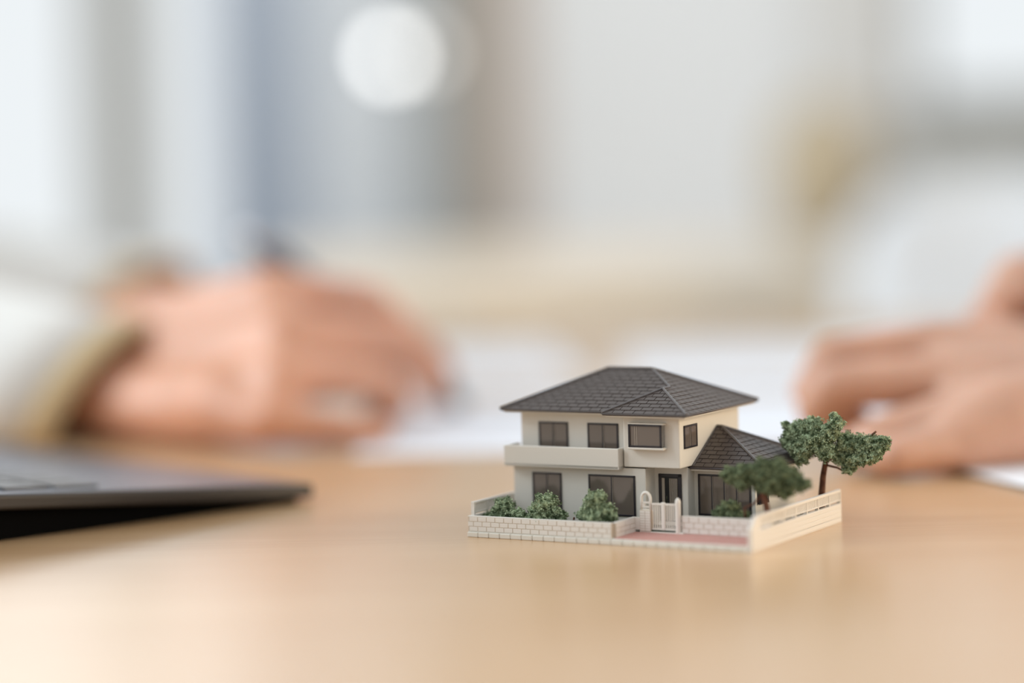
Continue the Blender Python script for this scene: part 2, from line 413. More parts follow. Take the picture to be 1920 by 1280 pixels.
# gate
gt = hb(31.0, 46.6, 15.4, 17.0, 2.0, 2.6).build('gate', m_trimw, H, .0001, 1)
hb(46.4, 48.3, 15.5, 17.0, 2.0, 6.9).build('wall_stub', m_cream, gt)
pil = hb(42.4, 46.4, 15.3, 17.1, 2.6, 9.4).build('brick_pillar', m_joint, gt, .0001, 1)
for r in range(8):
    for c in range(2):
        hb(42.55 + c * 1.9, 44.3 + c * 1.9, 15.15, 15.35, 2.75 + r * .82, 3.45 + r * .82).build('brick', m_trimw, pil)
ar = HB()
pts = [(46.0, 9.3)] + [(44.4 + 1.6 * math.cos(a), 12.9 + 2.2 * math.sin(a)) for a in [PI * i / 12 for i in range(13)]] + [(42.8, 9.3)]
ar.tube([Q(u, 16.2, z) for u, z in pts], .5, 8)
ar.build('arch', m_trimw, gt, smooth=True)
for z in (9.3, 10.2, 11.6): hb(42.8, 46.0, 15.9, 16.5, z, z + .5).build('cross_bar', m_trimw, gt)
hb(44.9, 45.6, 15.9, 16.5, 10.6, 11.7).build('letter_box', m_trimw, gt)
gp_ = HB(); gp_.tube([Q(33.0, 16.2, 2.2), Q(33.0, 16.2, 12.4), Q(33.0, 16.2, 13.2), Q(33.0, 16.2, 13.8)], [.95, .95, .75, .25], 12)
gp_.build('gate_post', m_trimw, gt, smooth=False)
for (a, b_) in ((42.2, 38.4), (37.9, 34.1)):
    lf = hb(a, b_, 15.9, 16.5, 11.2, 11.8).build('gate_leaf', m_trimw, gt)
    hb(a, b_, 15.9, 16.5, 3.1, 3.7).build('rail', m_trimw, lf)
    for k in range(5):
        u = a - .15 - k * (a - b_ - .3) / 4.6
        hb(u, u - .32, 16.0, 16.4, 3.6, 11.3).build('slat', m_trimw, lf)
hb(38.9, 37.5, 15.7, 16.6, 3.0, 12.1).build('meeting_stile', m_trimw, gt, .0002, 1)

# walls
GF = HB().pr([(98.5, 25), (48.8, 25), (48.8, 31.9), (36.9, 31.9), (36.9, 37.1), (15.2, 37.1), (15.2, 70), (98.5, 70)], 3.0, 21.65).build('ground_floor', m_wall, H, .0003)
HB().pr([(98.0, 25.6), (49.3, 25.6), (49.3, 32.4), (36.9, 32.4), (36.9, 69), (98.0, 69)], 21.4, 22.3).build('crease_shade', m_dark, H)  # black inset slab; shade of the crevice between storeys put into its colour
F2 = HB().pr([(98.1, 30), (56.2, 30), (56.2, 24), (35.7, 24), (35.7, 70.2), (98.1, 70.2)], 22.05, 39.2).build('upper_floor', m_wall, H, .00045, 3)
# balcony
bl = HB().b(56.7, 100.1, 21.4, 31, 21.2, 22.6).build('balcony', m_wall, H, .0003)
HB().pr([(56.7, 21.4), (100.1, 21.4), (100.1, 30.5), (98.7, 30.5), (98.7, 22.7), (58.1, 22.7), (58.1, 30.5), (56.7, 30.5)], 21.2, 28.25).build('parapet', m_wall, bl, .00035, 3)

def win(name, kind, plane, a0, a1, z0, z1, panels, border=.6, proud=.4, parent=H, pm=None):
    # kind 'v' looks to -v ; kind 'u' looks to smaller u
    def bx(b, p0, p1, d0, d1, q0, q1):
        if kind == 'v': return b.b(p0, p1, plane - d1, plane - d0, q0, q1)
        return b.b(plane - d1, plane - d0, p0, p1, q0, q1)
    a0, a1 = min(a0, a1), max(a0, a1)
    r = HB(); bx(r, a0, a1, -.2, proud, z0, z0 + border); bx(r, a0, a1, -.2, proud, z1 - border, z1)
    bx(r, a0, a0 + border, -.2, proud, z0, z1); bx(r, a1 - border, a1, -.2, proud, z0, z1)
    fr = r.build(name, m_frame, parent, .00008, 1)
    wdt = (a1 - a0 - 2 * border) / panels
    for i in range(panels):
        s = a0 + border + i * wdt
        bx(HB(), s, s + wdt, -.1, .12 + .08 * (i % 2), z0 + border, z1 - border).build('pane', pm or m_pane, fr)
        if i:
            bx(HB(), s - .22, s + .22, -.1, proud - .02, z0 + border, z1 - border).build('mullion', m_frame, fr)
            bx(HB(), s - .34, s - .22, -.1, proud - .05, z0 + border, z1 - border).build('sash_edge', m_silver, fr)
    return fr
win('window', 'v', 25, 91.2, 80.1, 4.6, 19.1, 2)
win('window', 'v', 25, 69.9, 52.6, 5.6, 19.1, 2)
win('window', 'v', 30, 91.1, 79.9, 25.5, 35.6, 2)
win('window', 'v', 30, 72.5, 61.0, 25.5, 35.6, 2)
win('window', 'u', 35.7, 27.0, 36.8, 28.2, 35.8, 2)
win('window', 'v', 37.1, 35.6, 16.7, 5.4, 19.0, 4)
sw = win('window', 'u', 15.2, 38.4, 46.0, 9.6, 16.8, 1)
for k in range(7): hb(14.3, 14.6, 38.6 + k * 1.15, 38.85 + k * 1.15, 9.4, 17.0).build('grille_bar', m_frame, sw)
for z in (9.6, 16.6): hb(14.3, 14.6, 38.4, 46.0, z, z + .3).build('grille_rail', m_frame, sw)
win('window', 'u', 15.2, 55, 63, 10, 17, 2)
# bay window
bw = hb(53.3, 40.2, 21.2, 24.1, 28.2, 29.0).build('bay_window', m_wall, H, .0002)
hb(53.3, 40.2, 21.4, 24.1, 36.4, 36.9).build('hood', m_wall, bw, .00015, 1)
hb(52.6, 41.3, 21.6, 24.1, 29.0, 36.4).build('pane', m_pane, bw)
r = HB().b(52.9, 40.9, 21.2, 21.7, 29.0, 29.55).b(52.9, 40.9, 21.2, 21.7, 35.9, 36.4).b(52.9, 52.35, 21.2, 21.7, 29, 36.4).b(41.5, 40.9, 21.2, 21.7, 29, 36.4)
r.build('window_frame', m_frame, bw)
hb(40.9, 41.25, 21.8, 23.8, 29.2, 36.3).build('side_pane', m_clear, bw)
for u in (50.7, 50.0): hb(u, u - .15, 21.5, 21.7, 29.5, 36.0).build('mullion', m_silver, bw)
# door
dr = HB().b(47.4, 39.1, 31.4, 32.0, 18.2, 19.3).b(47.4, 46.3, 31.4, 32.0, 3, 19.3).b(40.3, 39.1, 31.4, 32.0, 3, 19.3).build('front_door', m_frame, H, .0001, 1)
hb(46.3, 40.3, 31.7, 32.0, 3, 18.2).build('door_leaf', m_dark, dr)
hb(46.2, 45.2, 31.55, 31.8, 4, 17.9).build('side_light', m_silver, dr)
hb(43.6, 40.5, 31.6, 31.8, 4, 17.9).build('door_panel', m_pane, dr)
for k in range(7): hb(43.4 - k * .42, 43.25 - k * .42, 31.45, 31.7, 4, 17.8).build('slat', m_silver, dr)
hb(44.5, 44.2, 31.2, 31.7, 9, 12).build('handle', m_chrome, dr)
hb(48.6, 37.2, 27.5, 31.8, 2.6, 3.6).build('door_step', m_kerb, H, .0001, 1)

# ---- roofs
def clip_poly(subj, clip):
    def inside(p, a, b): return (b[0] - a[0]) * (p[1] - a[1]) - (b[1] - a[1]) * (p[0] - a[0]) >= -1e-9
    out = subj
    for i in range(len(clip)):
        a, b = clip[i], clip[(i + 1) % len(clip)]; inp = out; out = []
        for j in range(len(inp)):
            p, q = inp[j - 1], inp[j]; ip, iq = inside(p, a, b), inside(q, a, b)
            if ip != iq:
                d = (b[0] - a[0], b[1] - a[1]); e = (q[0] - p[0], q[1] - p[1])
                den = d[0] * e[1] - d[1] * e[0]
                if abs(den) > 1e-12:
                    t = (d[1] * (p[0] - a[0]) - d[0] * (p[1] - a[1])) / den
                    out.append((p[0] + e[0] * t, p[1] + e[1] * t))
            if iq: out.append(q)
        if len(out) < 3: return []
    return out
def area2(p): return sum(p[i - 1][0] * p[i][1] - p[i][0] * p[i - 1][1] for i in range(len(p))) / 2
def shingle_plane(pts3, parent, singles=True, TW=3.8, TH=2.25):
    P = [Vector(Q(*p)) for p in pts3]       # first edge = eave
    ex = (P[1] - P[0]).normalized()
    nrm = Vector((0, 0, 0))
    for i in range(1, len(P) - 1): nrm += (P[i] - P[0]).cross(P[i + 1] - P[0])
    nrm.normalize()
    if nrm.z < 0: nrm = -nrm
    ey = nrm.cross(ex)
    if ey.z < 0: ex = -ex; ey = nrm.cross(ex)
    o_ = P[0]
    pl = [((p - o_).dot(ex), (p - o_).dot(ey)) for p in P]
    if area2(pl) < 0: pl = pl[::-1]
    x0 = min(p[0] for p in pl); x1 = max(p[0] for p in pl); y1 = max(p[1] for p in pl)
    joined = HB(); r = 0; y = 0.0
    while y < y1 - .1:
        x = x0 - (TW / 2 if r % 2 else 0)
        while x < x1:
            q = clip_poly(pl, [(x + .13, y + .03), (x + TW - .13, y + .03), (x + TW - .13, y + TH - .03), (x + .13, y + TH - .03)])
            if len(q) >= 3 and abs(area2(q)) > .25:
                if area2(q) < 0: q = q[::-1]
                n = len(q); vs = []
                jt = random.uniform(-.03, .03)
                for (a, b) in q: vs.append(tuple(o_ + ex * a + ey * b - nrm * .1))
                for (a, b) in q: vs.append(tuple(o_ + ex * a + ey * b + nrm * (.30 + jt - .16 * (b - y) / TH)))
                fs = [tuple(range(n))[::-1], tuple(range(n, 2 * n))] + [(i, (i + 1) % n, n + (i + 1) % n, n + i) for i in range(n)]
                if singles: HB().add(vs, fs).build('shingle', m_roof, parent)
                else: joined.add(vs, fs)
            x += TW
        y += TH; r += 1
    if not singles: tag(joined.build('shingles_far_side', m_roof, parent), kind='stuff')
def bars(name, segs, rad, m, parent):
    for a, b in segs:
        HB().tube([Q(*a), Q(*b)], rad, 8).build(name, m, parent, smooth=False)
e = 40.0
A = dict(fl=(103.2, 25, e), vl=(61.3, 25, e), bf=(61.3, 19, e), br=(30.7, 19, e), bk=(30.7, 75.4, e), bkl=(103.2, 75.4, e),
         ap=(46.4, 34.2, 46.9), rr=(46.4, 39.4, 46.9), R=(58.2, 50.2, 52.1), L=(74.6, 50.2, 52.1))
foot = [(103.2, 25), (61.3, 25), (61.3, 19), (30.7, 19), (30.7, 75.4), (103.2, 75.4)]
def inset(pts, d):
    s = [(u - d if u > 100 else u, v) for u, v in pts]
    return [(103.2 - d, 25 + d), (61.3 - d, 25 + d), (61.3 - d, 19 + d), (30.7 + d, 19 + d), (30.7 + d, 75.4 - d), (103.2 - d, 75.4 - d)]
roof = HB()
names = list(A); roof.add([Q(*A[n]) for n in names], [tuple(names.index(k) for k in f) for f in
    (('fl', 'vl', 'rr', 'R', 'L'), ('bf', 'br', 'ap'), ('br', 'bk', 'R', 'rr', 'ap'), ('bf', 'ap', 'rr', 'vl'), ('bkl', 'fl', 'L'), ('bk', 'bkl', 'L', 'R'), ('fl', 'bkl', 'bk', 'br', 'bf', 'vl'))])
RF = roof.build('roof', m_roof, H)
HB().pr(foot, 39.35, 40.15).build('eaves_edge', m_roofd, RF, .0003)
HB().pr(inset(foot, -.25), 39.75, 40.1).build('gutter_lip', m_ridge, RF, .00012, 1)
HB().pr(inset(foot, .9), 38.75, 39.4).build('soffit', m_wall, RF, .0002)
shingle_plane([A['fl'], A['vl'], A['rr'], A['R'], A['L']], RF)
shingle_plane([A['bf'], A['br'], A['ap']], RF)
shingle_plane([A['br'], A['bk'], A['R'], A['rr'], A['ap']], RF)
shingle_plane([A['bkl'], A['fl'], A['L']], RF, False)
shingle_plane([A['bk'], A['bkl'], A['L'], A['R']], RF, False)
up = lambda p, d=.35: (p[0], p[1], p[2] + d)
bars('ridge_cap', [(up(A[a]), up(A[b])) for a, b in (('L', 'R'), ('fl', 'L'), ('R', 'rr'), ('ap', 'br'), ('ap', 'bf'), ('bk', 'R'), ('bkl', 'L'), ('ap', 'rr'))], .42, m_ridge, RF)
# annex roof
ea = 21.75
B = dict(a=(35.6, 33.0, ea), b=(10.1, 33.0, ea), c=(10.1, 75.0, ea), d=(35.6, 75.0, ea), p=(35.6, 52.5, 33.0), q=(33.7, 52.2, 33.0))
nb = list(B)
R2 = HB().add([Q(*B[n]) for n in nb], [tuple(nb.index(k) for k in f) for f in (('a', 'b', 'q', 'p'), ('b', 'c', 'q'), ('c', 'd', 'p', 'q'), ('a', 'p', 'd'), ('a', 'd', 'c', 'b'))]).build('annex_roof', m_roof, H)
HB().b(36.9, 10.1, 33.0, 75, 21.0, 21.85).build('eaves_edge', m_roofd, R2, .0003)
HB().b(36.9, 11.0, 33.9, 74, 20.3, 21.1).build('soffit', m_wall, R2, .0002)
shingle_plane([B['a'], B['b'], B['q'], B['p']], R2)
shingle_plane([B['b'], B['c'], B['q']], R2)
shingle_plane([B['c'], B['d'], B['p'], B['q']], R2, False)
bars('ridge_cap', [(up(B['q']), up(B['b'])), (up(B['q']), up(B['p'])), (up(B['q']), up(B['c'])), (up(B['p']), (35.6, 33, ea + .3))], .45, m_ridge, R2)

# ---- planting
def flock(blobs, name, m, parent, size=.40, dens=6.0):
    allv = []; allf = []
    tet = np.array([[1, 1, 1], [1, -1, -1], [-1, 1, -1], [-1, -1, 1]]) / math.sqrt(3)
    n0 = 0
    bmi = bmesh.new(); bmesh.ops.create_icosphere(bmi, subdivisions=3, radius=1)
    iv = np.array([v.co[:] for v in bmi.verts]); fi = np.array([[v.index for v in f.verts] for f in bmi.faces]); bmi.free()
    def lump(d, ph):
        return 1 + .16 * np.sin(d @ np.array([5.1, 3.2, 4.4]) + ph) + .12 * np.sin(d @ np.array([-6.3, 7.7, 5.2]) + 2 * ph) + .09 * np.sin(d @ np.array([13, -11, 12]) + ph)
    for (u, v, z, r) in blobs:
        ph = rng.uniform(0, 6); c = np.array([-u, v, z]); rr = np.array([1, 1, .85]) * r
        pts = iv * rr * (lump(iv, ph) * .86)[:, None] + c
        allv.append(pts); allf.append(fi + n0); n0 += len(pts)
        n = int(dens * 4 * PI * r * r)
        d = rng.normal(size=(n, 3)); d /= np.linalg.norm(d, axis=1)[:, None]
        ctr = d * rr * (lump(d, ph) * rng.uniform(.84, 1.12, n))[:, None] + c
        q, _ = np.linalg.qr(rng.normal(size=(n, 3, 3)))
        s = size * rng.uniform(.5, 1.25, n)
        tv = (tet[None] @ q) * s[:, None, None] + ctr[:, None, :]
        allv.append(tv.reshape(-1, 3))
        b = (np.arange(n) * 4)[:, None, None] + np.array([[0, 1, 2], [0, 3, 1], [0, 2, 3], [1, 3, 2]])[None]
        allf.append(b.reshape(-1, 3) + n0); n0 += 4 * n
    V = np.concatenate(allv) * .001; F = np.concatenate(allf)
    me = bpy.data.meshes.new(name); me.from_pydata(V.tolist(), [], F.tolist()); me.update()
    return tag(link(name, me, m, parent), kind='stuff')
def shrub(blobs, m):
    u = sum(b[0] for b in blobs) / len(blobs); v = sum(b[1] for b in blobs) / len(blobs)
    s = HB().tube([Q(u, v, 2.8), Q(u + .3, v, 5), Q(u, v + .3, 7)], [.6, .5, .3], 8).build('shrub', m_trunk, H)
    flock(blobs, 'foliage', m, s)
shrub([(99.5, 9, 5.4, 1.9), (97.3, 8, 5.8, 1.9)], m_leaf)
shrub([(93.5, 9, 9.2, 3.3), (95, 10, 6.8, 2.8), (91.5, 8, 7.0, 2.6), (95.2, 7, 5.6, 2.2), (92, 6, 5.2, 2)], m_leaf)
shrub([(87.0, 7, 6.8, 2.5), (85.8, 7.5, 5.2, 2.3), (88.2, 7, 4.8, 2.0)], m_leaf)
shrub([(76.5, 7, 11.2, 3.6), (79.8, 7.5, 8.2, 3.0), (74, 7, 8.2, 3.2), (77, 6, 6.6, 3.6), (81.8, 7, 5.6, 2.2), (70.4, 8, 7.6, 1.4), (71.5, 7, 5.6, 2.0), (79.8, 9, 13.2, 1.2)], m_leaf)
shrub([(68.6, 8, 4.4, 1.5), (66.8, 8, 4.2, 1.3), (65, 9, 4.0, 1.5)], m_leaf)
shrub([(58.5, 8, 13.2, 3.1), (60.2, 8, 9.8, 3.0), (55.4, 8, 9.4, 3.2), (58, 6.5, 7.0, 3.8), (62.6, 8, 7.6, 2.6), (53.0, 8, 8.0, 2.2), (54.5, 7, 5.4, 2.4), (60.5, 6, 4.6, 2.2)], m_leaf)
shrub([(18.5, 23, 10.0, 3.0), (20.5, 22, 7.2, 3.0), (16.2, 22, 7.2, 2.8), (13.4, 22, 7.0, 2.8), (22.5, 22, 5.4, 2.0), (14.5, 21, 4.6, 2.4)], m_leafd)
# front tree
def tree(trunk, radii, branches, blobs, m):
    t = HB().tube([Q(*p) for p in trunk], radii, 10).build('tree', m_trunk, H, smooth=True)
    for b, r in branches: HB().tube([Q(*p) for p in b], r, 7).build('branch', m_trunk, t, smooth=True)
    flock(blobs, 'foliage', m, t)
tree([(2.6, 20, 2.8), (3.2, 20, 9), (3.9, 20, 12.5), (4.9, 20, 16.5), (4.4, 20, 20)], [1.0, .95, 1.0, .8, .5],
     [([(4.9, 20, 16), (8, 20, 12.5), (11.2, 20, 11.2), (11.4, 20, 3)], [.4, .4, .35, .3]), ([(4.4, 20, 15.6), (2, 20, 15.4), (-1, 20, 15.2)], [.35, .3, .25]),
      ([(4.6, 20, 17), (9, 19, 20), (14, 19, 21)], [.5, .4, .25]), ([(4.4, 20, 17), (0, 20, 19.5), (-6, 20, 18)], [.5, .4, .25])],
     [(15.5, 19, 21.5, 2.9), (12.5, 20, 21.0, 3.6), (10.0, 19, 22.4, 3.0), (7.6, 20, 21.5, 3.6), (3.6, 19, 23.0, 4.4), (.6, 20, 23.6, 3.8), (-3.0, 20, 21.4, 4.0), (-6.6, 20, 19.6, 3.2), (-9.6, 20, 19.4, 2.0),
      (.5, 19, 19.5, 4.0), (-2.6, 20, 17.4, 3.0), (5.6, 20, 18.2, 2.4), (11.6, 19, 24.0, 1.4), (11.4, 18, 18.8, 2.2)], m_leafd)
# rear tree
tree([(4.2, 65, 2.8), (3.9, 65, 9), (3.2, 65, 16), (2.0, 65, 22), (1.4, 65, 26)], [1.35, 1.15, 1.0, .85, .5],
     [([(2.6, 65, 20), (-1.5, 66, 19), (-6, 67, 16.5)], [.45, .35, .2]), ([(2.2, 65, 21), (-3, 67, 24), (-9, 68, 27), (-14.6, 68, 31.2)], [.5, .45, .4, .35]),
      ([(2.2, 65, 21), (7, 64, 25), (11, 63, 27)], [.5, .4, .25])],
     [(11.4, 61, 31.4, 3.2), (12.2, 61, 27.4, 3.6), (9.0, 60, 25.6, 4.0), (7.4, 62, 32.2, 3.6), (4.6, 61, 33.4, 3.2), (4.2, 60, 28.2, 4.4), (1.2, 62, 29.6, 3.6), (-1.2, 61, 31.6, 3.2), (-3.6, 61, 34.2, 2.4), (-2.8, 61, 36.6, 1.5),
      (12.6, 60, 30.0, 2.2), (8.8, 60, 22.6, 2.6), (.4, 61, 25.0, 3.4), (14.0, 60, 33.4, 1.5),
      (-4.8, 66, 27.4, 3.6), (-8.2, 67, 26.6, 3.6), (-12.0, 67, 27.4, 3.2), (-15.6, 67, 26.2, 3.0), (-14, 67, 23.6, 2.8), (-10.4, 66, 22.6, 3.0), (-6.8, 66, 22.0, 3.0), (-3.4, 66, 22.4, 2.8), (-5.4, 66, 19.0, 2.3), (-17.6, 67, 28.0, 2.2)], m_leaf)

# ------------------------------------------------------------------ papers
def sheet(cx, cy, wx, wy, rz, label, z=.0004):
    o = tag(MB().box(-wx / 2, wx / 2, -wy / 2, wy / 2, 0, .0006).build('paper_sheet', m_paper), label, 'paper')
    o.location = (cx, cy, z); o.rotation_euler = (0, 0, math.radians(rz)); return o
sheet(.085, 1.16, .297, .26, -3, 'white sheet of paper under the pen tip, nearest behind the model house')
sheet(-.060, 1.555, .19, .297, 4, 'white sheet lying behind the writing hand at the far table side')
sheet(.20, 1.50, .26, .297, -3, 'white sheet at the far table side behind the roof of the model house')
sheet(.255, 1.02, .21, .297, 14, 'white sheet under the folded hands at the right', .0012)

# ------------------------------------------------------------------ laptop
a = math.radians(41)
Lc = gp(590, 941)
d2 = Vector((-math.cos(a), -math.sin(a), 0)); d1 = Vector((-math.sin(a), math.cos(a), 0))   # side edge, front edge
lp = tag(empty('laptop', Lc), 'open dark grey laptop, its thin front corner at the left of the table', 'laptop')
LW, LD = .27, .20
def LQ(i, j, z): p = d1 * (i * LW) + d2 * (j * LD); return (p.x, p.y, z)
def slab(i0, i1, j0, j1, zf, zt):     # zf/zt: bottom and top height as functions of j
    b = MB(); b.add([LQ(i, j, zf(j)) for i, j in ((i0, j0), (i1, j0), (i1, j1), (i0, j1))] + [LQ(i, j, zt(j)) for i, j in ((i0, j0), (i1, j0), (i1, j1), (i0, j1))],
                    [(3, 2, 1, 0), (4, 5, 6, 7), (0, 1, 5, 4), (1, 2, 6, 5), (2, 3, 7, 6), (3, 0, 4, 7)]); return b
top = lambda j: .0068 + j * .0145
slab(0, 1, 0, 1, lambda j: top(j) - .0052, top).build('deck', m_side, lp, .0012, 3)
slab(.01, .99, .015, .99, lambda j: top(j) - .0005, lambda j: top(j) + .00015).build('palm_rest', m_deck, lp)
slab(.02, .98, .02, .98, lambda j: .0, lambda j: top(j) - .0045).build('underside', m_black, lp)
slab(.34, .66, .05, .36, lambda j: top(j), lambda j: top(j) + .0003).build('trackpad', m_deck, lp)
for r_ in range(5):
    for c_ in range(14):
        i0 = .05 + c_ * .0645; j0 = .42 + r_ * .10
        slab(i0, i0 + .055, j0, j0 + .085, lambda j: top(j), lambda j: top(j) + .0012).build('key', m_key, lp)
sp = d2 * LD
# screen lid, tilted back from the hinge
b = MB(); k = Vector((d2.x * .07, d2.y * .07, .21))
q0 = Vector(LQ(0, .99, top(1) + .001)); q1 = Vector(LQ(1, .99, top(1) + .001)); t_ = d2 * .006
b.add([tuple(p) for p in (q0, q1, q1 + k, q0 + k, q0 + t_, q1 + t_, q1 + k + t_, q0 + k + t_)], [(0, 1, 2, 3), (7, 6, 5, 4), (0, 4, 5, 1), (2, 6, 7, 3), (1, 5, 6, 2), (0, 3, 7, 4)])
b.build('screen_lid', m_side, lp, .001)

# ------------------------------------------------------------------ pen
tip = gp(872, 768); tip.z += .0008
ptop = at(474, 448, tip.y - .03)
pn = tag(empty('pen', tip), 'dark ballpoint pen with bright cap held by the writing hand', 'pen')
dv = (ptop - tip); Lp = dv.length; dv.normalize()
def pp(t): return tuple(dv * t)
MB().tube([pp(0), pp(.003), pp(.010)], [.0010, .0035, .0058], 14).build('pen_tip', m_pen, pn, smooth=True)
MB().tube([pp(.010), pp(.02), pp(.05), pp(Lp * .66)], [.0060, .0068, .0066, .0058], 16).build('barrel', m_pen, pn, smooth=True)
MB().tube([pp(Lp * .66), pp(Lp * .67), pp(Lp - .008), pp(Lp - .004)], [.0056, .006, .0056, .004], 16).build('cap', m_pen, pn, smooth=True)
MB().tube([pp(Lp - .004), pp(Lp + .003), pp(Lp + .006)], [.003, .003, .0018], 12).build('push_button', m_chrome, pn, smooth=True)
o_ = Vector((0, -.0075, .002)); MB().tube([tuple(dv * (Lp - .008)), tuple(dv * (Lp - .008) + o_), tuple(dv * (Lp - .045) + o_)], .0011, 6).build('clip', m_chrome, pn)

# ------------------------------------------------------------------ people
def capsule(b, p0, r0, p1, r1, n=14):
    p0, p1 = Vector(p0), Vector(p1); d = (p1 - p0); L_ = d.length; d = d / L_ if L_ > 1e-6 else Vector((0, 0, 1))
    path = []; rad = []
    for k in range(5): t = PI / 2 * k / 5; path.append(p0 - d * r0 * math.cos(t)); rad.append(max(r0 * math.sin(t), r0 * .08))
    for k in range(5): t = PI / 2 * (1 - k / 5) ; path.append(p1 + d * r1 * math.cos(t)); rad.append(max(r1 * math.sin(t), r1 * .08))
    rad[0] = r0 * .08
    rr = [r0 * math.sin(PI / 2 * k / 5) for k in range(6)]
    path = [p0 - d * r0 * math.cos(PI / 2 * k / 5) for k in range(6)] + [p1 + d * r1 * math.sin(PI / 2 * k / 5) for k in range(6)]
    rad = [max(x, r0 * .06) for x in rr] + [max(r1 * math.cos(PI / 2 * k / 5), r1 * .06) for k in range(6)]
    b.tube(path, rad, n)
def chain(b, pts):
    for (p, r), (q, s) in zip(pts[:-1], pts[1:]): capsule(b, p, r, q, s)
def remesh(b, name, m, parent, voxel, smooth=4):
    me = bpy.data.meshes.new(name + '_src'); me.from_pydata(b.v, [], b.f); me.update()
    t = bpy.data.objects.new(name + '_src', me); col.objects.link(t)
    md = t.modifiers.new('r', 'REMESH'); md.mode = 'VOXEL'; md.voxel_size = voxel; md.use_smooth_shade = True
    if smooth:
        s = t.modifiers.new('s', 'SMOOTH'); s.iterations = smooth; s.factor = .5
    dg = bpy.context.evaluated_depsgraph_get(); dg.update()
    out = bpy.data.meshes.new_from_object(t.evaluated_get(dg))
    bpy.data.objects.remove(t); bpy.data.meshes.remove(me)
    for v in out.vertices:
        if -.05 < v.co.z + ZF < .001: v.co.z = .001 - ZF
    out.name = name; out.materials.clear()
    return link(name, out, m, parent, True)
def clampz(p, r): p = Vector(p); p.z = max(p.z, r + .0012); return p

def build_hand(b, wrist, fingers, thumb, palm_r=.0125, heel=None):
    # fingers: list of 4 lists [mcp,pip,dip,tip]; thumb: [cmc,mcp,ip,tip]
    R = [(.0120, .0092, .0081, .0068), (.0122, .0094, .0083, .0070), (.0115, .0089, .0079, .0066), (.0104, .0080, .0071, .0060)]
    tips = []
    w = Vector(wrist)
    axis = (Vector(fingers[3][0]) - Vector(fingers[0][0])).normalized()
    for i, f in enumerate(fingers):
        pts = [(clampz(p, r), r) for p, r in zip(f, R[i])]
        chain(b, pts); tips.append((pts[2][0], pts[3][0], pts[3][1]))
        root = clampz(w + axis * (.018 * (i - 1.5)), .018)
        chain(b, [(root, .0185), (root.lerp(pts[0][0], .55), .0150), (pts[0][0], R[i][0])])
        if i < 3:
            nx = clampz(fingers[i + 1][0], .011)
            capsule(b, root, .017, pts[0][0].lerp(nx, .5), .0105)
    T = [(clampz(p, r), r) for p, r in zip(thumb, (.0165, .0125, .0105, .0085))]
    chain(b, [(w, .020)] + T); tips.append((T[2][0], T[3][0], T[3][1]))
    capsule(b, T[0][0], .0165, clampz(fingers[0][0], .012), .0115)
    if heel: chain(b, [(clampz(p, r), r) for p, r in heel])
    return tips
def head(b, c, face):        # face: unit vector
    c = Vector(c); f = Vector(face); s = Vector((-f.y, f.x, 0))
    capsule(b, c + Vector((0, 0, .035)), .088, c - Vector((0, 0, .03)) + f * .01, .068)
    capsule(b, c - Vector((0, 0, .06)) + f * .03, .045, c - Vector((0, 0, .085)) + f * .045, .028)
    capsule(b, c + f * .082 + Vector((0, 0, .01)), .008, c + f * .103 - Vector((0, 0, .022)), .013)
    capsule(b, c + f * .075 - s * .018 - Vector((0, 0, .052)), .009, c + f * .075 + s * .018 - Vector((0, 0, .052)), .009)
    for k in (-1, 1):
        capsule(b, c + s * k * .082 + Vector((0, 0, .012)), .012, c + s * k * .078 - Vector((0, 0, .022)), .008)
